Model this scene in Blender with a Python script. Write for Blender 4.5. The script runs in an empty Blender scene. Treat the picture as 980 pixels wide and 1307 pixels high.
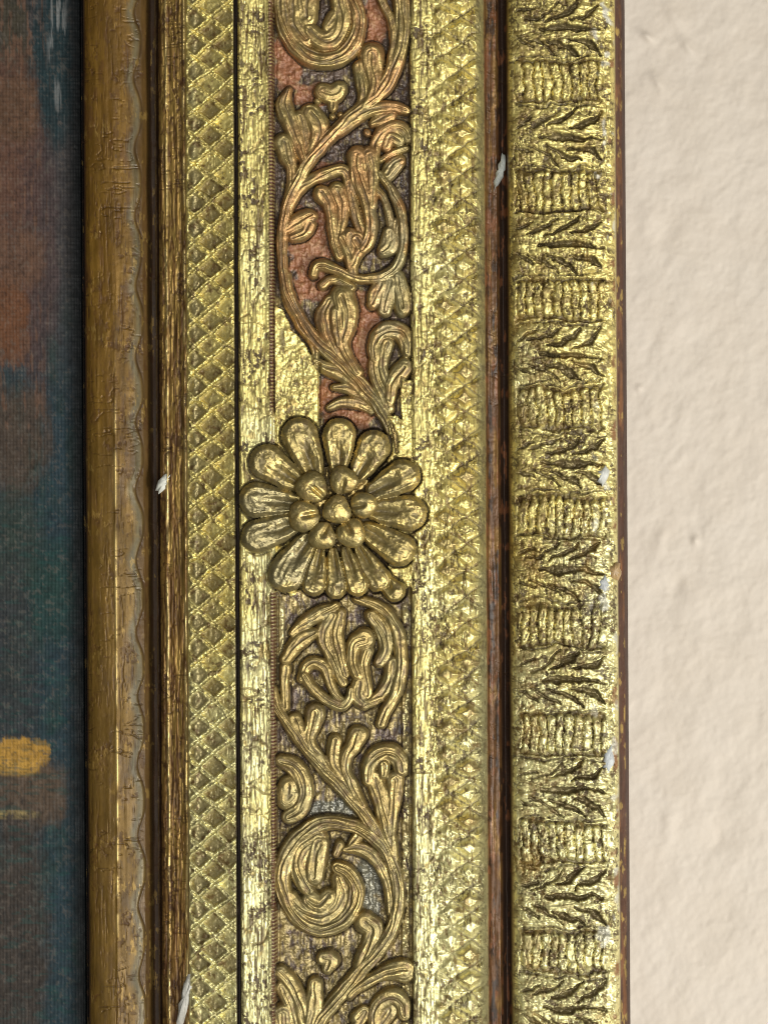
import bpy, math
import numpy as np
C = bpy.context.scene
R = math.radians
S = 0.0002                      # one unit of the drawing grid = 0.2 mm
CX, CY = 490.0, 653.5
HREF = 84.0

# ---------------------------------------------------------------- camera, light, exposure
D = 4200.0
cam_d = bpy.data.cameras.new('camera'); cam = bpy.data.objects.new('camera', cam_d)
C.collection.objects.link(cam); C.camera = cam
cam.location = (0, -(HREF + D) * S, 0); cam.rotation_euler = (R(90), 0, 0)
cam_d.sensor_fit = 'VERTICAL'; cam_d.sensor_height = 24
cam_d.lens = 24 / (2 * (653.5 / D)); cam_d.clip_start = 0.01; cam_d.clip_end = 50

w = bpy.data.worlds.new('World'); C.world = w; w.use_nodes = True
bg = w.node_tree.nodes['Background']; bg.inputs[0].default_value = (1.0, 0.93, 0.82, 1); bg.inputs[1].default_value = 0.045

def area(name, loc, size, size_y, power, col):
    l = bpy.data.lights.new(name, 'AREA'); l.shape = 'RECTANGLE'; l.size = size; l.size_y = size_y
    l.energy = power; l.color = col
    o = bpy.data.objects.new(name, l); C.collection.objects.link(o); o.location = loc
    from mathutils import Vector
    o.rotation_euler = (Vector((0.0, 0, 0)) - Vector(loc)).to_track_quat('-Z', 'Y').to_euler()
    return o
area('window_light', (1.10, -1.05, -0.55), 0.30, 0.4, 21, (1.0, 0.96, 0.88))
area('room_light', (0.36, -2.3, -0.42), 1.15, 1.05, 37, (1.0, 0.98, 0.92))
C.view_settings.view_transform = 'Standard'; C.view_settings.look = 'None'
C.view_settings.exposure = 0.0; C.view_settings.gamma = 1.0
C.cycles.pixel_filter_type = 'BLACKMAN_HARRIS'; C.cycles.filter_width = 1.0
C.render.resolution_x = 767; C.render.resolution_y = 1024

# ---------------------------------------------------------------- noise
rng = np.random.default_rng(7)
TAB = rng.random((256, 256)).astype(np.float32)
def vn(X, Y, sx, sy, seed=0):
    a = X / sx + seed * 17.31; b = Y / sy + seed * 9.77
    ia = np.floor(a); ib = np.floor(b); fa = a - ia; fb = b - ib
    fa = fa * fa * (3 - 2 * fa); fb = fb * fb * (3 - 2 * fb)
    ia = ia.astype(np.int64) & 255; ib = ib.astype(np.int64) & 255
    ja = (ia + 1) & 255; jb = (ib + 1) & 255
    return ((TAB[ia, ib] * (1 - fa) + TAB[ja, ib] * fa) * (1 - fb) + (TAB[ia, jb] * (1 - fa) + TAB[ja, jb] * fa) * fb) * 2 - 1
def fbm(X, Y, sx, sy, n=4, seed=0, g=0.55):
    s = 0; a = 1; t = 0
    for i in range(n):
        c, d = math.cos(i * 0.6 * (sx == sy)), math.sin(i * 0.6 * (sx == sy))
        s = s + a * vn(c * X - d * Y, d * X + c * Y, sx, sy, seed + i * 3 + 1); t += a; a *= g; sx /= 2.03; sy /= 2.03
    return s / t
def ss(a, b, x):
    t = np.clip((x - a) / (b - a), 0, 1); return t * t * (3 - 2 * t)

# ---------------------------------------------------------------- mesh helpers
def tag(o, label=None, cat=None, group=None, kind=None):
    if label: o['label'] = label
    if cat: o['category'] = cat
    if group: o['group'] = group
    if kind: o['kind'] = kind
    return o
def to_world(X, Y, H):
    return np.stack([(X - CX) * S, -H * S, (CY - Y) * S], -1)
def mesh_obj(name, V, F, mat, parent=None, attrs=None):
    me = bpy.data.meshes.new(name); n = len(V); m = len(F)
    me.vertices.add(n); me.vertices.foreach_set('co', np.ascontiguousarray(V, np.float32).ravel())
    k = F.shape[1]
    me.loops.add(m * k); me.polygons.add(m)
    me.loops.foreach_set('vertex_index', F.astype(np.int32).ravel())
    me.polygons.foreach_set('loop_start', (np.arange(m) * k).astype(np.int32))
    me.polygons.foreach_set('use_smooth', np.ones(m, bool))
    me.update(calc_edges=True)
    if attrs:
        for an, av in attrs.items():
            if av.ndim == 2:
                a = me.attributes.new(an, 'FLOAT_COLOR', 'POINT')
                a.data.foreach_set('color', np.concatenate([av, np.ones((n, 1))], 1).astype(np.float32).ravel())
            else:
                a = me.attributes.new(an, 'FLOAT', 'POINT'); a.data.foreach_set('value', av.astype(np.float32))
    me.materials.append(mat)
    o = bpy.data.objects.new(name, me); C.collection.objects.link(o)
    if parent: o.parent = parent
    return o
def empty(name, parent=None):
    o = bpy.data.objects.new(name, None); o.empty_display_size = 0.01; C.collection.objects.link(o)
    if parent: o.parent = parent
    return o
def grid_faces(ny, nx):
    i = np.arange(ny * nx).reshape(ny, nx)
    return np.stack([i[:-1, :-1], i[1:, :-1], i[1:, 1:], i[:-1, 1:]], -1).reshape(-1, 4)

# ---------------------------------------------------------------- materials
def new_mat(name):
    m = bpy.data.materials.new(name); m.use_nodes = True
    nt = m.node_tree; return m, nt, nt.nodes['Principled BSDF']
def link(nt, a, b): nt.links.new(a, b)
def noise(nt, vec, scale, detail=3, rough=0.6):
    n = nt.nodes.new('ShaderNodeTexNoise'); n.inputs['Scale'].default_value = scale
    n.inputs['Detail'].default_value = detail; n.inputs['Roughness'].default_value = rough
    link(nt, vec, n.inputs['Vector']); return n.outputs['Fac']
def mapping(nt, scale):
    t = nt.nodes.new('ShaderNodeTexCoord'); m = nt.nodes.new('ShaderNodeMapping'); m.inputs['Scale'].default_value = scale
    link(nt, t.outputs['Object'], m.inputs['Vector']); return m.outputs['Vector']
def ramp(nt, fac, a, b, ca=0.0, cb=1.0):
    r = nt.nodes.new('ShaderNodeMapRange'); r.inputs['From Min'].default_value = a; r.inputs['From Max'].default_value = b
    r.inputs['To Min'].default_value = ca; r.inputs['To Max'].default_value = cb; link(nt, fac, r.inputs['Value']); return r.outputs[0]
def relief_mat(name, scale, stretch, bump_d, var=0.35, coat=0.0, spec=0.5):
    """colour, metalness and roughness of the surface come with the mesh; grain and fine relief are added here"""
    m, nt, b = new_mat(name)
    ca = nt.nodes.new('ShaderNodeAttribute'); ca.attribute_name = 'tint'
    ma = nt.nodes.new('ShaderNodeAttribute'); ma.attribute_name = 'metal'
    ra = nt.nodes.new('ShaderNodeAttribute'); ra.attribute_name = 'rough'
    v = mapping(nt, stretch)
    n1 = noise(nt, v, scale, 4, 0.65)
    hs = nt.nodes.new('ShaderNodeMix'); hs.data_type = 'RGBA'; hs.blend_type = 'MULTIPLY'; hs.inputs[0].default_value = 1
    rr = ramp(nt, n1, 0.25, 0.75, 1 - var, 1 + var)
    cc = nt.nodes.new('ShaderNodeCombineColor')
    for i in range(3): link(nt, rr, cc.inputs[i])
    link(nt, ca.outputs['Color'], hs.inputs[6]); link(nt, cc.outputs[0], hs.inputs[7]); link(nt, hs.outputs[2], b.inputs['Base Color'])
    link(nt, ma.outputs['Fac'], b.inputs['Metallic'])
    n2 = noise(nt, v, scale * 0.6, 3, 0.6)
    ad = nt.nodes.new('ShaderNodeMath'); ad.operation = 'ADD'; ad.use_clamp = True
    link(nt, ra.outputs['Fac'], ad.inputs[0]); link(nt, ramp(nt, n2, 0.3, 0.7, -0.09, 0.12), ad.inputs[1]); link(nt, ad.outputs[0], b.inputs['Roughness'])
    bu = nt.nodes.new('ShaderNodeBump'); bu.inputs['Distance'].default_value = bump_d; bu.inputs['Strength'].default_value = 1
    n3 = noise(nt, v, scale * 1.3, 4, 0.6)
    link(nt, n3, bu.inputs['Height']); link(nt, bu.outputs[0], b.inputs['Normal'])
    b.inputs['Specular IOR Level'].default_value = spec
    if coat: b.inputs['Coat Weight'].default_value = coat; b.inputs['Coat Roughness'].default_value = 0.22
    return m
GILT = relief_mat('worn_gold_leaf', 900, (1, 1, 1), 0.00006, var=0.22)
GILT_STREAK = relief_mat('burnished_gold_leaf', 1100, (1, 1, 0.12), 0.00008, var=0.22)
ORN = relief_mat('toned_gold_ornament', 700, (1, 1, 1), 0.00012, var=0.28)
OCHRE = relief_mat('aged_ochre_gilding', 420, (1, 1, 0.25), 0.00006, var=0.35, spec=0.25)
BOLE = relief_mat('dark_red_bole', 600, (1, 1, 0.2), 0.0001, var=0.5)
CHIP = relief_mat('bare_gesso', 900, (1, 1, 1), 0.0001, var=0.15)
CANV = relief_mat('oil_paint_on_canvas', 500, (1, 1, 1), 0.00005, var=0.3, spec=0.1)

# ---------------------------------------------------------------- frame: height field over the whole moulding
u1 = np.arange(93.0, 803.1, 1.0)
yy = np.concatenate([np.arange(-230, -16, 5.0), np.arange(-14, 1322, 1.0), np.arange(1325, 1540, 5.0)])
U, Y = np.meshgrid(u1, yy)
K = np.interp(u1, [100, 190, 300, 525, 650, 800], [.0062, .0045, .0035, .0035, .0055, .0058])
X = U + K[None, :] * (Y - 653.5)
NY, NX = U.shape

prof = [(93, -3), (102.5, -3), (104, 20), (105.5, 30), (108, 34), (113, 37.5), (122, 40.5), (134, 42.5), (146, 43.5), (158, 43), (170, 41), (180, 36.5), (185, 31), (188, 22), (190, 10),
        (198, 9), (200, 24), (202, 40), (206, 45), (216, 49), (228, 53), (237, 58), (240, 62), (260, 68), (280, 73), (298, 79), (300, 78), (301, 58), (304, 58), (305.5, 80), (308, 84), (340, 86),
        (346, 88), (349, 87), (351, 74), (354, 70), (356, 72), (520, 72), (523, 72), (526, 84), (530, 86), (548, 86), (580, 86), (602, 84), (610, 80), (616, 71), (621, 58), (624, 50),
        (628, 49), (637, 50), (641, 44), (645, 36), (649, 40), (651, 66), (653, 80), (657, 86), (668, 90), (690, 94), (715, 97), (740, 98), (760, 97), (774, 95), (782, 91), (786, 85), (789, 74), (794, 66), (798, 60), (801, 52), (803, 46)]
px, ph = zip(*prof)
WU = U + 0.9 * fbm(U, Y, 30, 60, 3, 41) * ss(103, 120, U)
H = np.interp(WU, px, ph)

# label map ------------------------------------------------------
LAB = np.zeros(U.shape, np.int32)
parts = []                                         # (name, material, parent index, label)
def part_id(name, mat, parent=None, label=None):
    parts.append((name, mat, parent, label)); return len(parts) - 1
P_sight = part_id('sight_moulding', OCHRE, None, 'ochre inner moulding with a wavy grey worn edge')
P_bevel = part_id('inner_bevel', OCHRE, None, 'streaky brown gold bevel')
P_hatch = part_id('hatched_band', GILT)
P_fillet = part_id('burnished_fillet', GILT_STREAK)
P_panel = part_id('scroll_panel', ORN, None, 'recessed panel with red and purple ground under the scrollwork')
P_dia = part_id('diamond_band', GILT)
P_cove = part_id('cove', BOLE, None, 'dark brown hollow moulding')
P_outer = part_id('outer_moulding', GILT, None, 'bright carved outer moulding')
P_edge = part_id('back_edge', BOLE, None, 'dark reddish brown outer edge')
for a, b, p in [(0, 196, P_sight), (196, 238, P_bevel), (238, 302, P_hatch), (302, 352, P_fillet), (352, 525, P_panel), (525, 619, P_dia),
                (619, 650, P_cove), (650, 787, P_outer), (787, 900, P_edge)]:
    LAB[(U >= a) & (U < b)] = p

# colour bases ---------------------------------------------------
TINT = np.zeros(U.shape + (3,)); METAL = np.zeros(U.shape); ROUGH = np.full(U.shape, 0.4)
def paint(mask, col, metal=None, rough=None):
    m = mask[..., None]; TINT[:] = TINT * (1 - m) + np.array(col) * m
    if metal is not None: METAL[:] = METAL * (1 - mask) + metal * mask
    if rough is not None: ROUGH[:] = ROUGH * (1 - mask) + rough * mask
def band(a, b, e=1.5): return ss(a - e, a + e, U) * (1 - ss(b - e, b + e, U))
one = np.ones(U.shape)
GOLD = (0.78, 0.66, 0.235); GOLDP = (0.80, 0.74, 0.36); BRONZE = (0.31, 0.23, 0.085); REDB = (0.22, 0.085, 0.035); DARK = (0.07, 0.045, 0.03)
paint(one, GOLD, 0.6, 0.41)
n_big = fbm(X, Y, 90, 140, 3, 5)
paint(ss(-0.3, 0.5, n_big + (Y - 653) / 900), GOLDP)  # paler lower gold: cool reflected daylight put into the colour, broken by noise

# fine detail noises
n2 = fbm(X, Y, 3.2, 3.2, 2, 11); n5 = fbm(X, Y, 7, 7, 3, 12); n12 = fbm(X, Y, 14, 14, 3, 13)
stk = fbm(X, Y, 2.6, 46, 3, 14); stk2 = fbm(X, Y, 5, 120, 3, 15); scr = fbm(X, Y, 2.2, 9, 2, 16)
def ridge(n, w_): return np.exp(-(n / w_) ** 2)
sq1 = ridge(fbm(X, Y, 9, 17, 3, 17), 0.055); sq2 = ridge(fbm(X, Y, 6, 26, 3, 18), 0.06); sq3 = ridge(fbm(X, Y, 13, 10, 3, 19), 0.04)
sqm = ss(-0.15, 0.2, fbm(X, Y, 30, 50, 2, 20)); sqm2 = ss(-0.2, 0.15, -fbm(X, Y, 30, 50, 2, 27))
squig = np.clip(sq1 * sqm + sq2 * sqm2 + 0.8 * sq3 * sqm2, 0, 1) ** 1.5
def squiggle(m_, depth, k, col=(0.05, 0.028, 0.012)):
    H[:] = H - m_ * depth * squig; paint(m_ * squig * k, col, 0.0, 0.55)
clus = ss(-0.2, 0.35, fbm(X, Y, 18, 34, 3, 28)); clus2 = ss(-0.1, 0.4, fbm(X, Y, 34, 20, 3, 29))
fk1 = ss(0.13, 0.22, fbm(X, Y, 3.6, 7.0, 3, 33)) * clus; fk2 = ss(0.17, 0.26, fbm(X, Y, 4.5, 4.0, 3, 34)) * clus2
vln = np.clip(ridge(fbm(X, Y, 3.2, 70, 3, 35), 0.07) * ss(-0.1, 0.2, fbm(X, Y, 9, 50, 3, 36)), 0, 1)
def flecks(m_, k, col=(0.055, 0.03, 0.012), depth=0.7, which=0):
    f = np.clip((fk1 if which == 0 else np.maximum(fk1, fk2)), 0, 1); H[:] = H - m_ * depth * f; paint(m_ * f * k, col, 0.0, 0.55)
view = ss(-30, -10, Y) * (1 - ss(1320, 1340, Y)) * 0.5 + 0.5

# --- inner (sight) moulding
m = band(0, 196)
yb = (Y - 451) / 88.5 + 0.06 * vn(Y * 0, Y, 9, 120, 3)
ub = 180 - 8.5 * ((1 + np.cos(2 * np.pi * yb)) / 2) ** 1.8 + 1.5 * vn(Y * 0, Y, 9, 37, 8)
H += m * (2.0 * (1 - ss(ub - 2.0, ub + 2.0, U)) - 2.0)
H += m * (0.30 * stk2 + 0.12 * n5)
H += 0.7 * np.exp(-((U - 144 - 2.0 * vn(Y * 0, Y, 9, 300, 2)) / 1.3) ** 2) * ss(380, 560, Y)
gr = np.exp(-((U - ub + 6) / 5.0) ** 2)
paint(m, (0.125, 0.066, 0.011), 0.25, 0.38)
paint(m * ss(-0.1, 0.5, fbm(X, Y, 12, 60, 4, 21)) * 0.7, (0.19, 0.105, 0.018))
paint(m * ss(0.12, 0.4, fbm(X, Y, 7, 26, 4, 22)) * 0.8, (0.10, 0.048, 0.012), 0.1)
paint(m * ss(0.34, 0.5, fbm(X, Y, 3, 7, 3, 24)) * 0.6, (0.08, 0.04, 0.012), 0.0)
paint(m * ss(300, 800, Y + 120 * n_big) * 0.45, (0.12, 0.078, 0.02))
paint(m * ss(ub - 1, ub + 1, U) * 0.85, (0.085, 0.048, 0.016), 0.1)
paint(m * gr * 0.7, (0.115, 0.108, 0.065), 0.0, 0.36)
paint(m * np.exp(-((U - 144 - 2.0 * vn(Y * 0, Y, 9, 300, 2)) / 1.4) ** 2) * ss(430, 600, Y) * (1 - ss(1150, 1230, Y)) * ss(-0.5, 0.1, vn(Y * 0, Y, 9, 24, 6)) * 0.8, (0.6, 0.45, 0.18), 0.7, 0.33)  # highlight along the moulding crest, painted in as bright gold
paint(m * (1 - ss(105, 109, U)) * 0.9, (0.07, 0.028, 0.014), 0.0)
paint(1 - ss(103.5, 105, U), (0.010, 0.007, 0.006), 0.0, 0.8)  # shade of the rebate gap painted in as near-black
paint(m * ridge(U - ub, 1.3) * ss(183, 178, ub) * 0.8, (0.05, 0.028, 0.012), 0.0); H -= 1.2 * m * ridge(U - ub, 1.3)
paint(m * ss(187, 190, U), (0.05, 0.028, 0.015), 0.0, 0.6)
paint(m * vln * 0.6, (0.05, 0.022, 0.008), 0.0); H -= m * 0.5 * vln
flecks(m * ss(-0.2, 0.3, n12), 0.55, (0.055, 0.022, 0.008), 0.4, 1)
paint(m * ss(0.28, 0.36, fbm(X, Y, 2.5, 12, 3, 37)) * clus2 * 0.45, (0.34, 0.22, 0.06), 0.4)
ck = ridge(fbm(X, Y, 50, 12, 3, 38), 0.02) * ss(0, 0.3, fbm(X, Y, 30, 60, 2, 39)) * (U < 178); paint(m * ck * 0.6, (0.04, 0.02, 0.008), 0.0); H -= m * ck
# --- bevel with streaks
m = band(196, 238)
H += m * (1.5 * stk + 1.2 * stk2 + 0.6 * scr) * ss(200, 206, U)
paint(m, (0.33, 0.215, 0.06), 0.5, 0.4)
paint(m * ss(-0.05, 0.35, stk + 0.25 * stk2 + 0.0005 * (Y - 500)) * 0.8, (0.16, 0.08, 0.022), 0.15, 0.5)
paint(m * ss(0.2, 0.45, fbm(X, Y, 8, 30, 3, 31)) * 0.7, (0.10, 0.045, 0.015), 0.1)
paint(m * (1 - ss(199, 203, U)), (0.04, 0.02, 0.012), 0.0, 0.6)

vb = np.clip(ridge(fbm(X, Y, 3.6, 90, 3, 43), 0.12) + ridge(fbm(X, Y, 5.5, 40, 3, 44), 0.06), 0, 1)
H -= m * 1.0 * vb; paint(m * vb * 0.8, (0.06, 0.025, 0.010), 0.0, 0.5)
br = np.exp(-((U - 211.5 - 0.8 * vn(Y * 0, Y, 9, 60, 45)) / 1.3) ** 2) + np.exp(-((U - 235 - 1.0 * vn(Y * 0, Y, 9, 40, 46)) / 1.2) ** 2)
H += m * 1.6 * np.clip(br, 0, 1); paint(m * np.clip(br, 0, 1) * ss(-0.4, 0.0, fbm(X, Y, 30, 30, 2, 47)) * 0.8, (0.75, 0.58, 0.24), 0.8, 0.35)
flecks(m, 0.8, (0.05, 0.022, 0.01), 0.6)
ck = ridge(fbm(X, Y, 40, 10, 3, 48), 0.025) * ss(-0.1, 0.2, fbm(X, Y, 30, 60, 2, 49)); paint(m * ck * 0.7, (0.04, 0.02, 0.008), 0.0); H -= m * 1.2 * ck
# --- hatched band of sunk lozenges
wx = X + 2.4 * fbm(X, Y, 26, 26, 2, 51); wy = Y + 2.6 * fbm(X, Y, 26, 26, 2, 52)
cx0 = 268 + (Y - 240) * 0.0062
A = (wx - cx0) / 41.5 + (wy - 240) / 33.6; B = (wx - cx0) / 41.5 - (wy - 240) / 33.6
ra_, rb_ = np.round(A), np.round(B); fa, fb = np.abs(A - ra_), np.abs(B - rb_)
e = 0.5 - np.maximum(fa, fb)
m = band(240, 300, 1.2)
rs1 = vn(ra_, rb_, 1, 1, 61)
e = e + 0.035 * n5 + 0.02 * n2; pit = ss(0.09, 0.20, e)
H += m * (2.5 * ss(0.0, 0.05, e) - (5.5 + 2.5 * rs1) * pit + 5.0 * pit * ((A - ra_) + (B - rb_)) * 0.8 + 0.8 * n2 + 0.8 * n5)
squiggle(m, 0.9, 0.6); flecks(m, 0.5)
edge_b = m * np.exp(-((U - 247 - 2 * n12) / 4.5) ** 2) * ss(0.0, 0.3, e); paint(edge_b * 0.8, GOLDP, 0.5); H += 2.5 * edge_b
cut = ridge(fbm(X, Y, 5, 5, 2, 63), 0.06) * (e < 0.14)
H -= m * 1.8 * cut
hatch_id = (ra_ * 1000 + rb_)
paint(m * pit * ss(-0.9, 0.1, rs1 + 0.6 * n12 + 0.02 * (280 - U)) * 0.8, (0.25, 0.195, 0.09), 0.45, 0.42)
paint(m * ridge(e, 0.028) * ss(-0.1, 0.3, n12) * 0.5, (0.05, 0.03, 0.012), 0.0)
paint(m * ss(0.25, 0.5, n5 + 0.3 * n2) * 0.85, (0.12, 0.07, 0.024), 0.1)
lit = (U >= 242) & (U < 299) & (e > 0.05)
ids = np.where(lit, hatch_id, 1e9)
for k in np.unique(ids):
    if k == 1e9: continue
    mk = ids == k
    if mk.sum() < 60: continue
    yc = Y[mk].mean()
    if yc < -10 or yc > 1318: continue
    LAB[mk] = part_id('lozenge', GILT, P_hatch)
paint(band(299.5, 305, 0.8), (0.03, 0.018, 0.012), 0.0, 0.7)

# --- fillets (burnished flat strips)
m = band(305, 352) + band(525, 548)
H += m * (0.6 * stk + 0.6 * stk2 + 0.25 * n2 + 0.2 * scr)
vl = np.clip(ridge(fbm(X, Y, 3.4, 60, 3, 75), 0.10) * ss(-0.25, 0.15, fbm(X, Y, 12, 50, 3, 76)) + ridge(fbm(X, Y, 3.0, 30, 3, 77), 0.07) * ss(0.0, 0.3, fbm(X, Y, 16, 30, 3, 78)), 0, 1)
H -= m * 0.9 * vl; paint(m * vl * 0.7, (0.07, 0.04, 0.015), 0.0, 0.5)
squiggle(m * ss(0.0, 0.3, fbm(X, Y, 30, 40, 2, 79)), 0.6, 0.7); flecks(m, 0.95, which=1)
dk = ss(0.22, 0.42, fbm(X, Y, 3, 34, 4, 71)) * 0.9
paint(m * dk * 0.95, (0.09, 0.05, 0.016), 0.05, 0.5)
paint(m * ss(0.3, 0.5, fbm(X, Y, 10, 14, 4, 72)) * 0.7, (0.36, 0.26, 0.08), 0.5)
cr = ridge(fbm(X, Y * 0.8, 46, 20, 3, 73), 0.018) + ridge(fbm(X, Y, 24, 70, 3, 74), 0.014)
H -= m * 1.6 * cr; paint(m * np.clip(cr, 0, 1) * 0.8, (0.10, 0.055, 0.02), 0.1, 0.6)
# bead along the panel: rope-like ticks
tick = np.sin(Y * 2 * np.pi / 4.6)
vis = 1 - ss(520, 532, Y) * (1 - ss(748, 760, Y))
H += (0.5 * tick) * band(343, 352, 1) * vis
sd = band(346, 355, 1.5)
H = np.where((U > 348) & (U < 357), H * vis + (1 - vis) * 84.5, H)
paint(band(344.5, 354, 1.2) * vis * (0.92 - 0.25 * tick), (0.13, 0.07, 0.03), 0.2, 0.5)

# --- diamond band of raised lozenges
cx1 = 571 + (Y - 761) * 0.010
wx = X + 3.2 * fbm(X, Y, 16, 16, 3, 81); wy = Y + 3.8 * fbm(X, Y, 16, 16, 3, 82); rt = ss(560, 592, U)
A = (wx - cx1) / 49 + (wy - 761) / 33.7; B = (wx - cx1) / 49 - (wy - 761) / 33.7
ra_, rb_ = np.round(A), np.round(B); fa, fb = np.abs(A - ra_), np.abs(B - rb_)
e = 0.5 - np.maximum(fa, fb)
m = band(546, 622, 3); m2 = ss(552, 560, U) * (1 - ss(612, 620, U))
rs2 = vn(ra_, rb_, 1, 1, 83)
bump = ss(0.08, 0.34, e) * (0.75 + 0.4 * rs2)
H += m2 * (7.5 * bump) * (0.85 + 0.35 * rt) + m * (0.5 * n2 + 0.8 * n5 + 0.6 * scr + 0.4 * stk)
squiggle(m, 1.6, 0.85); flecks(m, 0.85)
H -= m2 * (0.8 + 1.6 * rt) * ridge(e, 0.045); paint(m2 * ridge(e, 0.05) * (0.5 + 0.35 * rt), (0.06, 0.036, 0.014), 0.05)
paint(m * ss(0.12, 0.42, n5 * 0.7 + 0.6 * scr) * 0.85, (0.16, 0.10, 0.032), 0.15, 0.5)
paint(m * m2 * bump * ss(0.0, 0.7, rs2 + 0.3 * n5) * 0.75, (0.46, 0.35, 0.15), 0.7)
paint(ss(604, 616, U) * (1 - ss(626, 628, U)) * 0.6, (0.25, 0.23, 0.12), 0.5, 0.45)
ids = np.where((U >= 553) & (U < 618) & (e > 0.12), ra_ * 1000 + rb_, 1e9)
for k in np.unique(ids):
    if k == 1e9: continue
    mk = ids == k
    if mk.sum() < 60: continue
    yc = Y[mk].mean()
    if yc < -10 or yc > 1318: continue
    LAB[mk] = part_id('diamond', GILT, P_dia)

# --- cove
m = band(621, 651, 1.5)
H += m * (0.8 * stk2 + 0.5 * n5 + 0.4 * stk)
paint(m, (0.16, 0.075, 0.028), 0.15, 0.42)
paint(m * ss(0.0, 0.4, fbm(X, Y, 7, 40, 4, 91)), (0.27, 0.15, 0.045), 0.35)
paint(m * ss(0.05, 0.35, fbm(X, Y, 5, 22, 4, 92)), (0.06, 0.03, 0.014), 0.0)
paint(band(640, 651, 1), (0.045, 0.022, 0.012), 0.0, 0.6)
paint(m * ss(0.25, 0.4, fbm(X, Y, 4, 18, 3, 94)) * 0.7, (0.28, 0.11, 0.045), 0.1)

# --- outer carved moulding
PER = 138.5
wx = U + 7.5 * fbm(X, Y, 34, 34, 4, 101, 0.65); wy = Y - 0.02 * (U - 700) + 10 * fbm(X, Y, 34, 30, 4, 102, 0.65)
kk = np.round((wy - 36) / PER); dv = wy - 36 - kk * PER
m = band(652, 787, 2); inn = ss(656, 664, U) * (1 - ss(766, 776, U))
def seg_d(px_, py_, x0, y0, x1, y1, w0, w1):
    L = (x1 - x0) ** 2 + (y1 - y0) ** 2
    t = np.clip(((px_ - x0) * (x1 - x0) + (py_ - y0) * (y1 - y0)) / L, 0, 1)
    d = np.hypot(px_ - x0 - t * (x1 - x0), py_ - y0 - t * (y1 - y0))
    return d / (w0 + (w1 - w0) * t)
kr = vn(kk, kk, 1, 1, 105)
G = np.zeros(U.shape)
def gouge(pts, depth):
    global G
    for (x0, y0, w0), (x1, y1, w1) in zip(pts[:-1], pts[1:]):
        q = seg_d(wx, dv, x0, y0, x1, y1, w0, w1); G = np.maximum(G, depth * np.clip(1 - q * q, 0, 1) ** 0.6)
DV0 = dv
def lv(n): return vn(kk, kk * 0 + n, 1, 1, 300 + n)
dv = DV0 + 2.5 * lv(1) + 1.5 * lv(2) * (U - 710) / 50
gouge([(690, 1, 2.5), (716, 0, 5.0), (738, 1, 4.4), (772, 4, 1.2)], 11)
for s in (-1, 1):
    jn = 10 if s > 0 else 20
    dv = DV0 + 3.0 * lv(jn + 1) + 3 * lv(jn + 2) * (U - 750) / 20
    gouge([(728, s * 12, 1.0), (744, s * 16, 3.6), (757, s * 22, 4.4), (768, s * 32, 1.2)], 11)
    dv = DV0 + 3.0 * lv(jn + 3) + 3 * lv(jn + 4) * (U - 720) / 20
    gouge([(698, s * 13, 1.0), (714, s * 18, 3.6), (729, s * 25, 3.8), (740, s * 35, 1.2)], 10)
    dv = DV0 + 3.0 * lv(jn + 5)
    gouge([(674, s * 12, 1.2), (688, s * 17, 2.4), (704, s * 25, 2.2), (714, s * 34, 1.0)], 6)
    dv = DV0 + 4.0 * lv(jn + 6)
    gouge([(657, s * 13, 1.5), (668, s * 18, 3.0), (682, s * 24, 2.0)], 6)
    gouge([(658, s * 42, 2.0), (690, s * 37, 1.4), (722, s * 41, 1.6), (750, s * 38, 1.3), (768, s * 36, 1.0)], 3.4)
dv = DV0
dl = np.abs(dv)
hz = fbm(X, Y, 34, 5, 3, 114); hz2 = fbm(X, Y + 0.25 * np.sign(dv) * (U - 700), 44, 7, 3, 115)
lz = m * inn * ss(46, 36, dl)
H += lz * (2.0 * hz2 + 1.2 * hz); hl = np.clip(ridge(hz2, 0.06) * ss(-0.1, 0.3, n12 + 0.3), 0, 1); H -= lz * 1.8 * hl; paint(lz * hl * 0.75, (0.06, 0.035, 0.014), 0.0, 0.5)
H += m * inn * (3.0 * ss(40, 20, dl) * 1.0)                          # leaf swells
# flutes
fl = ss(41, 44, dl) * inn
ph_ = (wx - 662 + 1.5 * kr) / 11.2; fi = np.floor(ph_); fp = ph_ - fi
fw = np.abs(fp - 0.5) * 2
endr = ss(43, 49, dl - 3.5 * fw ** 2 + 2 * vn(fi, kk, 1, 1, 7))
bar = np.clip(1 - fw ** 6, 0, 1) ** 0.8
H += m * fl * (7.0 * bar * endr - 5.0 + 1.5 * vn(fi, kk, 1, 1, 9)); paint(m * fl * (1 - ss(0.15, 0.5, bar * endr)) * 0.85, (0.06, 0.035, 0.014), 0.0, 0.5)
paint(m * fl * ss(0.2, 0.6, vn(fi, kk, 1, 1, 10) + n5) * 0.4, (0.30, 0.22, 0.08), 0.4)
H -= m * inn * G * (0.65 + 0.55 * ss(-0.4, 0.4, fbm(X, Y, 50, 70, 2, 113)))
H += m * (0.45 * n2 + 0.7 * n5 + 0.3 * scr + 0.6 * n12)
squiggle(m, 1.7, 0.9); flecks(m, 0.9, which=1)
crk = ridge(fbm(X, Y, 30, 24, 3, 107), 0.02) + ridge(fbm(X, Y, 22, 16, 3, 108), 0.02)
H -= m * 2.2 * np.clip(crk, 0, 1)
rimw = ss(768, 775, U) * (1 - ss(784, 790, U))
H += rimw * (2.2 * n12 + 1.5 * n5)
nl = ss(0.0, 0.40, n5 * 0.7 + 0.35 * n12 + 0.20 * np.clip(715 - U, -20, 50) / 50)
paint(m * nl * 0.7, (0.19, 0.125, 0.035), 0.2, 0.48)
paint(m * (np.clip(crk, 0, 1)) * 0.8, (0.09, 0.05, 0.02), 0.1, 0.6)
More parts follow.
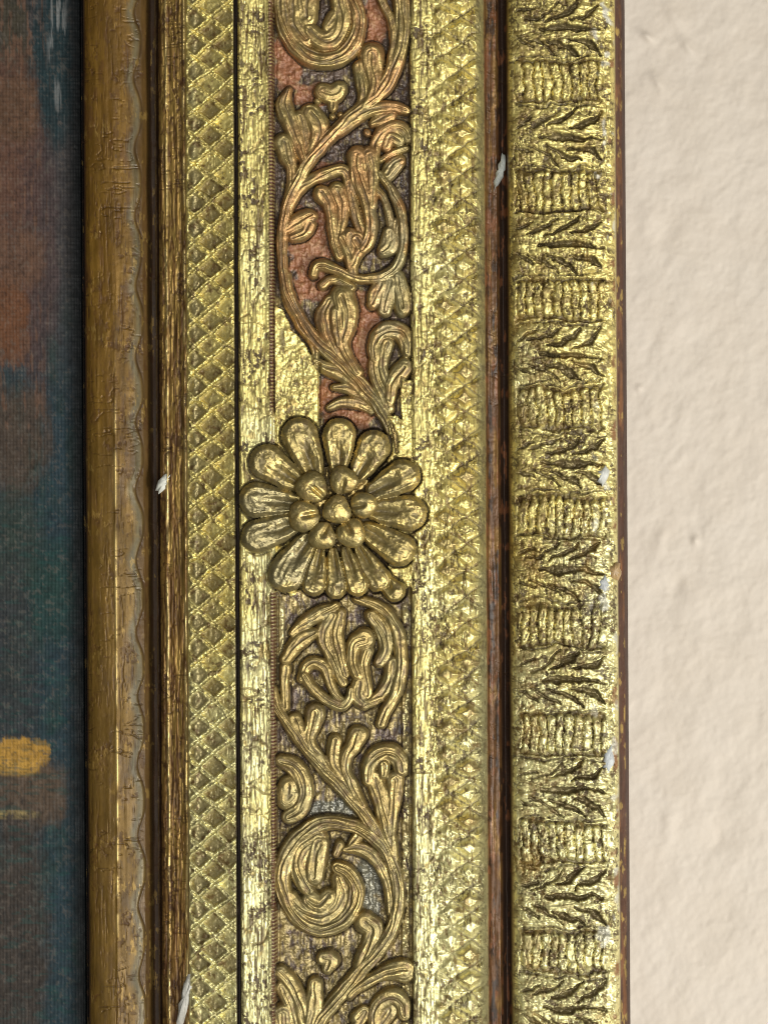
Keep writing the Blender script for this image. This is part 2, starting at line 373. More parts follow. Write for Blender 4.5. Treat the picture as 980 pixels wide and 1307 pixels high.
paint(m * inn * ss(2.5, 6, G) * 0.9, (0.15, 0.115, 0.055), 0.45, 0.45)
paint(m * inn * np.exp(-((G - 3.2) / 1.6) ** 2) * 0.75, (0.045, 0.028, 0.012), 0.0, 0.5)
paint(m * ss(0.25, 0.5, fbm(X, Y, 30, 40, 3, 110)) * 0.15, (0.62, 0.40, 0.10), 0.7)
paint(m * ss(0.34, 0.5, fbm(X, Y, 16, 26, 3, 111) + 0.0001 * (U - 720)) * ss(740, 770, U) * 0.8, (0.55, 0.54, 0.46), 0.1, 0.45)
wb = ss(0.1, 0.5, fbm(X, Y, 9, 16, 3, 112) + 0.035 * (U - 783))
paint(m * wb * ss(770, 784, U) * 0.95, (0.22, 0.10, 0.04), 0.1, 0.5)
for kv in np.unique(kk):
    yc = 36 + kv * PER
    if yc < -60 or yc > 1360: continue
    mk = (kk == kv) & (dl < 42) & (U >= 655) & (U < 776)
    if mk.sum() > 100: LAB[mk] = part_id('carved_leaf', GILT, P_outer)
kf = np.floor((wy - 36) / PER)
sel = (fl > 0.5) & (dl > 44) & (U >= 657) & (U < 773)
for kv in np.unique(kf):
    for q in np.unique(fi[sel]):
        mk = sel & (kf == kv) & (fi == q) & (fw < 0.86)
        if mk.sum() < 90: continue
        yc = Y[mk].mean()
        if yc < -8 or yc > 1315: continue
        LAB[mk] = part_id('flute', GILT, P_outer)
# --- back edge
m = band(788, 900, 1.2)
H += m * (0.9 * n5 + 0.7 * stk2)
paint(m, (0.07, 0.025, 0.012), 0.1, 0.42)
paint(m * ss(0.05, 0.4, fbm(X, Y, 7, 40, 4, 121)), (0.17, 0.07, 0.025), 0.2)
paint(m * ss(0.2, 0.4, fbm(X, Y, 5, 16, 4, 122)), (0.40, 0.27, 0.08), 0.5)
paint(ss(796, 799, U), (0.05, 0.022, 0.014), 0.0, 0.6)

# ---------------------------------------------------------------- scroll panel
from math import hypot
in_panel = (U >= 352) & (U < 526)
panel = band(352, 525, 1.5)
H += panel * (-3.5 + 2.0 * n5 + 1.0 * stk + 0.9 * n2)
# ground colours
paint(panel, (0.12, 0.085, 0.065), 0.25, 0.42)
paint(panel * ss(-0.2, 0.25, n12 + stk * 0.6 + (Y - 700) / 1200) * 0.85, (0.36, 0.28, 0.11), 0.45)
paint(panel * ss(0.1, 0.5, fbm(X, Y, 4, 16, 3, 131)) * 0.8, (0.06, 0.042, 0.042), 0.1)
paint(panel * vln * 0.7, (0.035, 0.022, 0.02), 0.0); flecks(panel, 0.7, (0.04, 0.026, 0.024), 1.0, 1)
paint(panel * ss(0.3, 0.42, scr) * 0.5, (0.42, 0.34, 0.17), 0.4)
def blob(cx, cy, rx, ry, s=0.25, seed=1):
    q = ((X - cx) / rx) ** 2 + ((Y - cy) / ry) ** 2 + 1.2 * fbm(X, Y, 18, 18, 3, 140 + seed)
    return 1 - ss(1 - s, 1 + s, q)
RED = (0.29, 0.115, 0.05)
reds = np.maximum.reduce([blob(400, 300, 28, 40, seed=1), blob(440, 510, 55, 38, seed=2), blob(365, 80, 16, 40, seed=3), blob(478, 35, 14, 45, seed=4),
                          blob(395, 345, 30, 45, seed=5), blob(455, 430, 30, 60, seed=6), blob(430, 225, 40, 18, seed=7), blob(390, 120, 30, 16, seed=8)])
paint(panel * reds * 0.85, RED, 0.05, 0.5)
paint(panel * reds * ss(0.1, 0.45, n5 + 0.5 * n2) * 0.5, (0.42, 0.25, 0.13), 0.2)
paint(panel * np.maximum(blob(470, 1130, 22, 40, seed=9), blob(430, 1035, 35, 14, seed=10)) * 0.8, (0.15, 0.155, 0.13), 0.3, 0.28)
# left patch beside the rosette where the panel is filled flush and gilded
poly = [(340, 380), (358, 392), (372, 420), (392, 443), (401, 462), (406, 472), (407, 560), (340, 560)]
def in_poly(P):
    ins = np.zeros(U.shape, bool)
    for (x0, y0), (x1, y1) in zip(P, P[1:] + P[:1]):
        if y0 == y1: continue
        c = ((Y >= min(y0, y1)) & (Y < max(y0, y1))) & (X + 4 * n12 + 2 * n5 < (x1 - x0) * (Y - y0) / (y1 - y0) + x0); ins ^= c
    return ins
Yn = Y + 9 * n12 + 5 * n5; Xn = X + 3 * n12
flush = (in_poly(poly) | ((Yn > 520) & (Yn < 758) & (X < 407)) | ((Yn > 530) & (Yn < 752) & (Xn > 495)) | ((Yn > 484) & (Xn > 512) & (Y < 545))) & in_panel
H = np.where(flush, 83 + 1.1 * n5 + 1.2 * n12 + 0.6 * n2 + 0.6 * stk, H)
flm = flush * 1.0
fm = flush.astype(float)
paint(fm, GOLD, 0.6, 0.41); paint(fm * ss(0.1, 0.45, n5 + 0.4 * n12) * 0.7, (0.30, 0.19, 0.05), 0.4); squiggle(fm, 1.0, 0.8); flecks(fm, 0.8)
# thin raised gilt strip right of the scrolls
strip = ss(512, 514, X) * (1 - ss(522, 524, X)) * (ss(760, 790, Y))
H += strip * (6 + 2.0 * fbm(X, Y, 5, 5, 2, 150)); paint(strip * ss(-0.3, 0.2, n5 + scr) * 0.9, (0.62, 0.54, 0.27), 0.7, 0.4)
strip = (1 - ss(361, 364, X)) * ss(354, 356, X) * ss(760, 780, Y) * (1 - ss(920, 930, Y))
H += strip * 5; paint(strip * 0.8, (0.62, 0.54, 0.27), 0.7, 0.4)

STR = [] # (key, name, pts, amp, lift, mode)
def st(key, name, pts, amp=8.0, lift=3.0, vein=1): STR.append((key, name, pts, amp, lift, vein))
leaf, stem = 'acanthus_leaf', 'scroll_stem'
# main stems
st('m1', stem, [(506, -40, 10), (512, -10, 10), (514, 25, 10), (511, 60, 9), (501, 90, 9), (486, 115, 9), (462, 136, 8), (432, 163, 8), (404, 192, 7), (384, 220, 7), (369, 252, 6), (361, 285, 6), (359, 315, 6), (361, 345, 6), (368, 375, 7), (382, 405, 7), (402, 433, 7), (430, 460, 7), (458, 486, 7), (478, 510, 7), (494, 536, 7), (504, 560, 7), (506, 585, 6)], 9, 4, 2)
st('m1', stem, [(478, -20, 5), (490, 5, 5), (500, 30, 5), (502, 60, 5), (496, 88, 5), (486, 108, 4)], 7, 4, 1)
st('m1', stem, [(366, 350, 5), (366, 378, 5), (374, 400, 5), (390, 425, 5), (401, 442, 5), (403, 462, 4)], 6, 3, 1)
st('m2', stem, [(348, 880, 5), (353, 900, 6), (366, 923, 6), (386, 950, 7), (411, 980, 7), (441, 1012, 8), (467, 1043, 8), (487, 1074, 7), (500, 1102, 8), (507, 1132, 8), (507, 1162, 8), (499, 1190, 8), (482, 1215, 8), (455, 1245, 8), (430, 1275, 8), (406, 1307, 8), (388, 1345, 8)], 9, 4, 2)
# top scroll
st('s1', 'scroll', [(362, -60, 9), (358, -20, 9), (359, 12, 9), (366, 42, 9), (382, 63, 10), (404, 75, 10), (427, 74, 10), (446, 62, 10), (456, 40, 9), (456, 16, 9), (448, -4, 9), (434, -16, 9)], 9, 4, 2)
st('s1b', leaf, [(374, -15, 8), (372, 10, 8), (376, 32, 8), (390, 48, 8)], 7, 3)
st('s1b', leaf, [(392, -15, 11), (390, 5, 11), (392, 20, 9)], 8, 3)
st('s1c', leaf, [(395, 38, 8), (410, 50, 9), (424, 48, 9), (434, 34, 8), (436, 14, 9), (432, -5, 8)], 7, 4)
st('s1c', leaf, [(420, 32, 6), (426, 20, 6)], 6, 4)
# leaves in the upper panel
st('a', leaf, [(474, 70, 12), (475, 84, 9), (478, 102, 6), (474, 122, 5), (466, 136, 4)], 9, 4)
st('a', leaf, [(459, 84, 6), (463, 104, 6), (464, 122, 5), (458, 138, 4)], 7, 3)
st('b', leaf, [(368, 114, 3), (362, 132, 7), (370, 155, 8), (380, 178, 6), (388, 204, 4)], 8, 3)
st('b', leaf, [(396, 144, 9), (406, 162, 10), (406, 180, 8), (396, 200, 6), (384, 222, 4)], 8, 3)
st('b', leaf, [(383, 148, 6), (387, 168, 6), (391, 190, 5)], 7, 3)
st('c', leaf, [(362, 182, 9), (367, 198, 8), (372, 216, 5), (370, 240, 4), (364, 264, 4)], 8, 3)
st('d', 'small_leaf', [(413, 116, 8), (424, 118, 9), (432, 112, 7)], 6, 3)
st('d', 'small_leaf', [(424, 120, 5), (424, 136, 4)], 5, 3)
for q in [(423, 147, 3.6), (434, 146, 3.6), (404, 128, 3.5), (468, 168, 5), (461, 60, 3), (386, 31, 4)]:
    st('bd%d' % q[0], 'bead', [(q[0], q[1], q[2]), (q[0] + .5, q[1] + .5, q[2])], 6, 3, 0)
st('e', leaf, [(432, 168, 4), (455, 150, 5), (478, 139, 5), (500, 135, 5), (518, 140, 4)], 7, 4)
st('e', leaf, [(475, 157, 3), (487, 151, 6), (500, 146, 4)], 6, 3)
st('f', leaf, [(478, 205, 4), (479, 185, 5), (487, 168, 6), (500, 160, 6), (514, 164, 6), (520, 176, 4)], 7, 3)
st('f', leaf, [(493, 186, 5), (498, 174, 7), (508, 178, 6)], 6, 3)
st('f', leaf, [(486, 204, 2.5), (500, 195, 3), (518, 188, 3)], 6, 3)
st('g', leaf, [(456, 198, 9), (456, 216, 8), (460, 236, 7), (468, 258, 6), (473, 284, 6), (470, 305, 6), (463, 318, 4)], 9, 4)
st('g', leaf, [(471, 198, 9), (474, 216, 7), (475, 236, 5), (475, 262, 4)], 8, 4)
st('g', leaf, [(446, 232, 5), (448, 254, 5), (455, 278, 5), (463, 300, 4)], 7, 3)
st('h', leaf, [(366, 268, 5), (379, 243, 5), (397, 228, 5), (418, 220, 5), (437, 216, 5), (445, 226, 5), (446, 242, 4)], 7, 3)
st('i', leaf, [(411, 246, 8), (420, 262, 6), (424, 286, 5), (426, 308, 4), (432, 326, 4)], 8, 3)
st('i', leaf, [(430, 242, 8), (437, 262, 6), (434, 288, 5), (429, 312, 4)], 8, 3)
st('j', leaf, [(366, 292, 4), (377, 283, 7), (392, 276, 7), (399, 274, 4)], 8, 3)
st('j', leaf, [(396, 285, 5), (386, 297, 6), (372, 302, 4)], 7, 3)
st('k', leaf, [(437, 304, 6), (444, 320, 6), (448, 340, 5), (452, 354, 4)], 8, 4)
st('k', leaf, [(455, 305, 8), (460, 316, 6), (454, 326, 5), (449, 338, 4)], 8, 4)
st('k', leaf, [(446, 300, 7), (447, 318, 5)], 8, 4)
st('l', 'curling_stem', [(484, 222, 4), (498, 240, 5), (509, 263, 6), (514, 290, 6), (514, 315, 6), (507, 338, 6), (490, 351, 6), (468, 356, 6), (447, 352, 5), (428, 343, 6), (412, 337, 7), (402, 340, 6), (399, 350, 5)], 9, 4)
st('l', 'curling_stem', [(478, 238, 4), (490, 254, 4), (497, 275, 4), (499, 296, 4)], 6, 3)
st('n', leaf, [(497, 296, 6), (497, 312, 9), (488, 320, 5)], 8, 3)
st('n', leaf, [(505, 282, 4), (504, 300, 5)], 6, 3)
st('o', leaf, [(494, 222, 6), (503, 210, 7), (511, 204, 5)], 7, 3)
st('p', leaf, [(486, 362, 6), (480, 374, 7), (475, 388, 5)], 7, 4)
st('p', leaf, [(498, 358, 6), (494, 376, 7), (490, 396, 6)], 7, 4)
st('p', leaf, [(508, 352, 6), (513, 374, 8), (514, 392, 8)], 8, 3)
st('q', leaf, [(411, 364, 4), (420, 357, 4), (434, 358, 4), (448, 366, 4)], 6, 3)
st('r', leaf, [(421, 386, 7), (414, 402, 8), (416, 422, 7), (424, 442, 5), (436, 462, 4)], 8, 3)
st('r', leaf, [(436, 378, 11), (440, 396, 11), (441, 418, 8), (438, 438, 6), (444, 456, 5), (456, 474, 5)], 9, 4)
st('r', leaf, [(428, 398, 6), (430, 420, 6), (433, 440, 4)], 8, 5)
st('t', leaf, [(478, 456, 5), (477, 440, 6), (484, 426, 7), (498, 420, 8), (512, 424, 8), (519, 438, 7), (520, 450, 5)], 8, 4)
st('t', leaf, [(516, 468, 8), (508, 478, 8), (500, 492, 6), (497, 510, 5)], 8, 4)
st('t', leaf, [(478, 452, 5), (477, 472, 5), (484, 496, 5), (495, 520, 6)], 7, 3)
st('t', leaf, [(494, 438, 6), (489, 452, 6), (488, 470, 5), (494, 490, 4)], 7, 4)
st('u', leaf, [(402, 460, 4), (414, 468, 6), (430, 474, 7), (446, 484, 6), (462, 498, 5), (476, 512, 4)], 7, 3)
st('v', leaf, [(426, 494, 3), (446, 496, 5), (466, 503, 6), (484, 518, 6)], 6, 2)
st('v', leaf, [(420, 520, 3), (436, 513, 4), (456, 514, 5), (474, 522, 4)], 5, 2)
# lower panel
st('aa', 'curling_stem', [(455, 764, 5), (478, 771, 6), (497, 787, 7), (508, 810, 8), (512, 838, 8), (510, 866, 8), (502, 890, 7), (492, 908, 7), (486, 924, 6)], 9, 4)
st('ab', leaf, [(474, 786, 6), (488, 804, 7), (493, 828, 6), (484, 846, 5)], 7, 4)
st('ab', leaf, [(500, 846, 6), (496, 870, 6), (482, 890, 5), (464, 902, 4)], 7, 4)
st('ac', leaf, [(430, 773, 3), (408, 783, 6), (388, 796, 6), (373, 810, 3)], 8, 3)
st('ac', leaf, [(402, 808, 4), (388, 814, 7), (374, 826, 7), (364, 842, 5)], 8, 3)
st('ad', leaf, [(424, 786, 6), (414, 806, 7), (419, 830, 6), (428, 852, 5), (438, 872, 4)], 7, 3)
st('ad', leaf, [(434, 784, 5), (431, 808, 5), (434, 838, 5), (440, 860, 4)], 7, 3)
st('ae', leaf, [(464, 816, 10), (452, 822, 7), (449, 842, 5), (455, 862, 5)], 8, 4)
st('ae', leaf, [(468, 832, 6), (463, 850, 5), (467, 870, 5), (468, 888, 5)], 7, 3)
st('af', 'curling_stem', [(386, 866, 6), (390, 852, 7), (402, 846, 7), (415, 853, 7), (421, 870, 6), (428, 886, 5), (438, 896, 4)], 8, 4)
st('af', 'curling_stem', [(388, 862, 6), (398, 878, 6), (416, 893, 6), (434, 901, 7), (446, 892, 5), (448, 880, 4)], 9, 4)
st('ag', leaf, [(458, 872, 6), (456, 888, 8), (468, 898, 5), (486, 892, 3)], 7, 4)
st('ah', 'small_leaf', [(364, 853, 5), (363, 875, 4), (364, 902, 4)], 7, 3)
st('ai', leaf, [(376, 918, 6), (384, 936, 5), (394, 958, 5), (406, 974, 4)], 7, 4)
st('ai', leaf, [(402, 911, 9), (399, 926, 7), (395, 944, 5), (404, 964, 5), (418, 984, 4)], 8, 4)
st('aj', leaf, [(456, 939, 9), (450, 953, 7), (441, 967, 6), (441, 984, 5), (450, 1004, 5), (462, 1028, 4)], 8, 4)
st('aj', leaf, [(428, 946, 6), (425, 962, 6), (426, 976, 5), (438, 992, 4)], 7, 3)
st('aj', leaf, [(414, 972, 5), (428, 992, 5), (444, 1008, 4)], 7, 3)
st('ak', leaf, [(470, 996, 6), (471, 978, 7), (481, 964, 8), (496, 960, 8), (509, 970, 8), (512, 984, 6)], 8, 4)
st('ak', leaf, [(478, 996, 8), (485, 1018, 8), (491, 1042, 7), (497, 1068, 6), (502, 1096, 5)], 7, 3)
st('ak', leaf, [(504, 996, 8), (502, 1020, 7), (499, 1044, 5), (500, 1066, 4)], 8, 3)
st('ak', leaf, [(489, 976, 6), (490, 990, 4)], 8, 5)
st('al', 'round_boss', [(358, 972, 5), (374, 978, 8), (386, 996, 8), (389, 1016, 7), (382, 1035, 7), (368, 1043, 6)], 7, 3)
st('al', 'round_boss', [(368, 1004, 9), (366, 1022, 9), (372, 1016, 8)], 6, 3)
st('s2', 'scroll', [(501, 1112, 5), (494, 1092, 6), (478, 1072, 7), (458, 1058, 8), (434, 1051, 8), (410, 1052, 9), (386, 1064, 9), (368, 1085, 10), (360, 1113, 10), (363, 1143, 9), (376, 1168, 9), (396, 1184, 9), (420, 1186, 9), (440, 1175, 9), (451, 1154, 10), (453, 1132, 10), (443, 1114, 9), (430, 1108, 7)], 9, 5, 2)
st('s2b', leaf, [(406, 1070, 8), (388, 1084, 8), (380, 1106, 8), (385, 1126, 7), (394, 1138, 5)], 8, 4)
st('s2b', leaf, [(408, 1078, 8), (404, 1098, 9), (400, 1120, 8)], 8, 6)
st('s2c', leaf, [(372, 1146, 6), (388, 1164, 8), (410, 1172, 8), (428, 1160, 7), (436, 1142, 7), (432, 1122, 7)], 8, 4)
st('s2c', leaf, [(396, 1148, 8), (408, 1156, 9), (420, 1144, 7)], 8, 5)
st('s2d', leaf, [(440, 1084, 3), (456, 1084, 6), (474, 1092, 6), (487, 1110, 5), (496, 1138, 4), (497, 1166, 3)], 7, 3)
st('s2d', leaf, [(428, 1092, 3), (434, 1078, 4)], 6, 3)
st('s2d', leaf, [(448, 1078, 3), (456, 1068, 5)], 6, 3)
st('an', leaf, [(466, 1178, 10), (476, 1188, 9), (470, 1208, 7), (461, 1226, 6), (456, 1244, 4)], 8, 3)
st('ao', 'small_leaf', [(412, 1224, 6), (422, 1226, 8), (418, 1238, 5)], 6, 3)
st('ap', leaf, [(516, 1240, 11), (502, 1240, 9), (484, 1246, 6), (462, 1258, 5), (446, 1272, 4)], 8, 4)
st('aq', leaf, [(476, 1318, 5), (478, 1294, 6), (487, 1279, 7), (502, 1273, 8), (514, 1282, 7), (516, 1296, 5)], 8, 4)
st('aq', leaf, [(496, 1290, 9), (486, 1306, 7)], 6, 3)
st('ar', leaf, [(358, 1242, 6), (370, 1254, 7), (382, 1276, 7), (388, 1304, 6)], 8, 3)
st('ar', leaf, [(359, 1262, 6), (370, 1284, 6), (376, 1310, 5)], 7, 3)
st('as', leaf, [(360, 1296, 10), (362, 1318, 9)], 8, 3)
st('at', leaf, [(402, 1256, 6), (401, 1276, 8), (397, 1300, 7), (392, 1320, 5)], 8, 4)
st('au', 'small_leaf', [(455, 1300, 6), (466, 1292, 5), (450, 1318, 5)], 6, 3)
st('av', 'scroll', [(420, 1360, 9), (440, 1330, 8), (470, 1345, 9)], 8, 4)

wX = X + 1.3 * fbm(X, Y, 16, 16, 2, 161); wY = Y + 1.3 * fbm(X, Y, 16, 16, 2, 162)
def raise_stroke(pts, amp, lift, vein, base, pid, seed, col=True, power=2.2, jitter=0.4, wf=1.3):
    """round-backed raised stroke along a polyline with changing half width"""
    P = np.array(pts, float); P[:, 2] = P[:, 2] * wf + 0.8
    # smooth the polyline (Catmull-Rom)
    if len(P) > 2:
        E = np.vstack([2 * P[0] - P[1], P, 2 * P[-1] - P[-2]]); Q = []
        for i in range(1, len(E) - 2):
            for t in np.linspace(0, 1, 5)[:-1]:
                a, b, c, d = E[i - 1], E[i], E[i + 1], E[i + 2]
                Q.append(0.5 * (2 * b + (c - a) * t + (2 * a - 5 * b + 4 * c - d) * t * t + (3 * b - a - 3 * c + d) * t ** 3))
        Q.append(P[-1]); P = np.array(Q)
    wmax = P[:, 2].max() + 3
    rows = np.where((yy > P[:, 1].min() - wmax) & (yy < P[:, 1].max() + wmax))[0]
    cols = np.where((u1 > P[:, 0].min() - wmax - 5) & (u1 < P[:, 0].max() + wmax + 5))[0]
    if len(rows) < 2 or len(cols) < 2: return
    sl = (slice(rows[0], rows[-1] + 1), slice(cols[0], cols[-1] + 1))
    x, y = wX[sl], wY[sl]
    best = np.full(x.shape, 9.0); along = np.zeros(x.shape); dist = np.zeros(x.shape); wid = np.ones(x.shape)
    acc = 0
    for (x0, y0, w0), (x1, y1, w1) in zip(P[:-1], P[1:]):
        L = max((x1 - x0) ** 2 + (y1 - y0) ** 2, 1e-6)
        t = np.clip(((x - x0) * (x1 - x0) + (y - y0) * (y1 - y0)) / L, 0, 1)
        dx, dy = x - x0 - t * (x1 - x0), y - y0 - t * (y1 - y0)
        d = np.hypot(dx, dy); ww = np.maximum(w0 + (w1 - w0) * t, 0.8); q = d / ww
        sg = np.sign(dx * (y1 - y0) - dy * (x1 - x0))
        k = q < best
        best[k] = q[k]; along[k] = (acc + t * math.sqrt(L))[k]; dist[k] = (d * sg)[k]; wid[k] = ww[k]
        acc += math.sqrt(L)
    ins = best < 1
    dome = np.clip(1 - best ** power, 0, 1) ** 0.5
    a = 0.95 * amp * np.minimum(1, wid / 5.5) ** 0.5
    hh = base + lift * np.clip((1 - best) * 5, 0, 1) + a * dome
    s1 = dist / wid
    vm = 0 * best
    if vein >= 1:
        vm = np.exp(-((s1 - 0.15 * np.sin(along / 13 + seed)) / 0.10) ** 2) * ss(3, 5, wid) * ss(-0.6, 0.2, np.sin(along / 17 + seed))
        hh -= 1.9 * np.exp(-((s1 - 0.15 * np.sin(along / 13 + seed)) / 0.11) ** 2) * ss(3, 5, wid) * a / 8
        hh -= 0.45 * (0.5 + 0.5 * np.cos(s1 * 11 + along / 14 + seed)) * ss(4, 7, wid)
    if vein >= 2:
        hh -= 1.0 * np.exp(-((np.abs(s1 - 0.1 * np.sin(along / 21)) - 0.50) / 0.10) ** 2)
    sk = vn(dist + 0.15 * wid, along, 1.7, 15, seed % 40) * 0.6 + vn(dist, along, 3.2, 26, seed % 37 + 3) * 0.6
    hh += 0.85 * sk + jitter * (0.5 * n2[sl] + 0.8 * n5[sl] + 2.0 * n12[sl])
    cur = H[sl]; win = ins & (hh > cur)
    cur[win] = hh[win]; LAB[sl][win] = pid
    if vein >= 2: vm = np.maximum(vm, np.exp(-((np.abs(s1 - 0.1 * np.sin(along / 21)) - 0.50) / 0.08) ** 2) * ss(-0.5, 0.3, np.sin(along / 11 + s1 * 2)))
    if col: PAINTM[sl][win] = seed; VEIN[sl][win] = vm[win]; STKM[sl][win] = sk[win]
    return sl, win
PAINTM = np.zeros(U.shape); VEIN = np.zeros(U.shape); STKM = np.zeros(U.shape)
keys = {}
for i, (key, name, pts, amp, lift, vein) in enumerate(STR):
    if key not in keys: keys[key] = part_id(name, ORN, P_panel)
    raise_stroke(pts, amp, lift, vein, 71.0 + (i % 3) * 0.3, keys[key], i + 1, wf=(1.15 if 'stem' in name or 'scroll' in name else 1.05 if name == 'bead' else 1.52))
om = (PAINTM > 0).astype(float)
paint(om, BRONZE, 0.6, 0.40)
tone = fbm(X, Y, 26, 40, 3, 171)
paint(om * ss(0.0, 0.5, tone + (Y - 560) / 1500) * 0.8, (0.27, 0.225, 0.10))
paint(om * ss(-0.35, 0.35, -tone) * (1 - ss(420, 600, Y)) * 0.65, (0.40, 0.20, 0.08))
paint(om * ss(0.05, 0.5, fbm(X, Y, 8, 12, 3, 172)) * 0.5, (0.50, 0.37, 0.145), 0.85)
paint(om * ss(0.25, 0.5, fbm(X, Y, 10, 14, 4, 173)) * 0.7, (0.20, 0.13, 0.06), 0.4, 0.45)
paint(om * np.clip(VEIN, 0, 1) * 0.75, (0.05, 0.032, 0.016), 0.1, 0.5)
paint(om * ss(0.25, 0.7, -STKM) * 0.65, (0.09, 0.058, 0.026), 0.2, 0.5); paint(om * ss(0.3, 0.75, STKM) * 0.5, (0.60, 0.46, 0.18), 0.7, 0.36)  # streak highlights and dark hollows painted into the colour
side = om * blob(500, 330, 22, 110, seed=14)
paint(side * 0.6, (0.28, 0.25, 0.13), 0.6)

# ---------------------------------------------------------------- rosette
P_ros = part_id('rosette', ORN, None, 'round flower boss with a cluster of beads at its heart')
pet = [((400, 600, 12), (383, 557, 22)), ((432, 594, 11), (433, 556, 20)), ((458, 604, 11), (477, 570, 20)), ((480, 626, 12), (514, 608, 20)),
       ((478, 652, 11), (522, 655, 21)), ((470, 678, 11), (509, 701, 20)), ((458, 700, 6), (483, 739, 15)), ((441, 702, 5), (456, 747, 13)), ((425, 704, 5), (429, 750, 13)),
       ((408, 703, 6), (401, 746, 14)), ((392, 690, 11), (366, 732, 22)), ((376, 668, 11), (330, 684, 20)), ((374, 642, 11), (328, 638, 21)), ((380, 616, 11), (341, 590, 21)),
       ((490, 742, 7), (503, 754, 13))]
LAB_R = H.copy()
base_mask = 1 - ss(66, 74, np.hypot(X - 428, Y - 650))
bm = np.hypot(X - 428, Y - 650) < 84
hb = 80 + 4 * np.sqrt(np.clip(1 - (np.hypot(X - 428, Y - 650) / 90) ** 2, 0, 1))
H = np.where(bm, np.minimum(H, hb + n5 + n2), H); H = np.where(bm & (np.hypot(X - 428, Y - 650) < 56), np.maximum(H, hb - 1), H); b2 = np.hypot(X - 428, Y - 650) < 56; LAB[b2] = P_ros
paint(b2 * 1.0, (0.55, 0.42, 0.17), 0.7, 0.4)
def petal(p0, p1, idx):
    pid = part_id('petal', ORN, P_ros)
    (x0, y0, w0), (x1, y1, w1) = p0, p1
    rows = np.where((yy > min(y0, y1) - 26) & (yy < max(y0, y1) + 26))[0]; cols = np.where((u1 > min(x0, x1) - 30) & (u1 < max(x0, x1) + 30))[0]
    sl = (slice(rows[0], rows[-1] + 1), slice(cols[0], cols[-1] + 1)); x, y = wX[sl], wY[sl]
    L = math.hypot(x1 - x0, y1 - y0); dx, dy = (x1 - x0) / L, (y1 - y0) / L
    tt = ((x - x0) * dx + (y - y0) * dy) / L; t = np.clip(tt, 0, 1)
    px_, py_ = x - x0 - t * L * dx, y - y0 - t * L * dy
    d = np.hypot(px_, py_); lat = (x - x0) * dy - (y - y0) * dx
    ww = (w0 + (w1 - w0) * t ** 0.65) * 1.07 + 0.8; w_dummy = 0; q = d / ww
    ins = q < 1
    dome = np.clip(1 - q ** 2.8, 0, 1) ** 0.6
    hh = 90 + 2.0 * (idx % 2) + 9.5 * np.clip(1 - q ** 2.2, 0, 1) ** 0.55 - 3.5 * (1 - t)
    hh -= 6.5 * np.exp(-(lat / (0.26 * ww + 1.0)) ** 2) * (1 - ss(0.3, 1.05, tt)); hh += 0.7 * np.exp(-((q - 0.70) / 0.13) ** 2) * 2       # channel down the inner half
    hh -= 0.0                        # slightly hollow tip
    sk = vn(lat, px_ * 0 + tt * L, 2.2, 18, idx + 5) * 0.6 + vn(lat, tt * L, 4.5, 30, idx + 9) * 0.6
    pv = np.exp(-(lat / (0.10 * ww + 0.7)) ** 2) * (1 - ss(0.35, 0.8, tt))
    hh += 0.6 * sk + 0.35 * (n2[sl] * 0.7 + n5[sl] * 2 + n12[sl] * 3)
    cur = H[sl]; win = ins & (hh > cur); cur[win] = hh[win]; LAB[sl][win] = pid; PM[sl][win] = 1; STKM[sl][win] = sk[win]; VEIN[sl][win] = pv[win]
PM = np.zeros(U.shape)
for i, (a, b) in enumerate(pet): petal(a, b, i)
def bead(cx, cy, r, h0, amp, name='bead', notch=True):
    pid = part_id(name, ORN, P_ros)
    dx, dy = wX - cx, wY - cy; q = np.hypot(dx, dy) / r
    q = q * (1 + 0.06 * np.sin(3 * np.arctan2(dy, dx) + cx)); hh = h0 + amp * np.clip(1 - q ** 2.8, 0, 1) ** 0.6 + 0.5 * n5 + 0.6 * n12
    if notch:
        L = math.hypot(430 - cx, 650 - cy); ux, uy = (430 - cx) / L, (650 - cy) / L
        al = dx * ux + dy * uy; la = dx * uy - dy * ux
        hh -= 4.5 * np.exp(-(la / 3.2) ** 2) * ss(-6, 6, al)
    win = (q < 1) & (hh > H); H[win] = hh[win]; LAB[win] = pid; PM[win] = 2; STKM[win] = 0; VEIN[win] = 0
for c in [(398, 622, 20.5), (438, 613, 18.5), (464, 645, 17.5), (448, 681, 19), (411, 684, 18), (388, 659, 20)]: bead(*c, 98, 8.5)
bead(430, 651, 18.5, 100, 9, notch=False)
pm = (PM > 0).astype(float)
paint(pm, (0.33, 0.26, 0.10), 0.72, 0.40)
paint(pm * ss(0.0, 0.5, tone) * 0.7, (0.30, 0.25, 0.12), 0.7)
paint(pm * ss(0.05, 0.5, fbm(X, Y, 12, 14, 3, 181)) * 0.65, (0.62, 0.47, 0.16), 0.78, 0.34)
paint(pm * ss(0.3, 0.5, fbm(X, Y, 9, 9, 4, 182)) * 0.6, (0.18, 0.12, 0.06), 0.5, 0.4)
paint(((PM == 2) * ss(-0.1, 0.4, fbm(X, Y, 14, 14, 3, 183))) * 0.6, (0.52, 0.38, 0.14), 0.85)
paint((PM == 1) * np.clip(VEIN, 0, 1) * 0.7, (0.05, 0.034, 0.018), 0.1, 0.5); paint((PM == 1) * ss(0.2, 0.7, -STKM) * 0.5, (0.09, 0.065, 0.03), 0.3, 0.45); paint((PM == 1) * ss(0.3, 0.75, STKM) * 0.5, (0.60, 0.45, 0.17), 0.75, 0.33)  # channel glaze, then petal streak highlights and darks painted into the colour
flecks(pm, 0.45, (0.06, 0.042, 0.022), 0.5, 1)
petal_shade = blob(340, 690, 60, 55, seed=20) * (PM == 1)
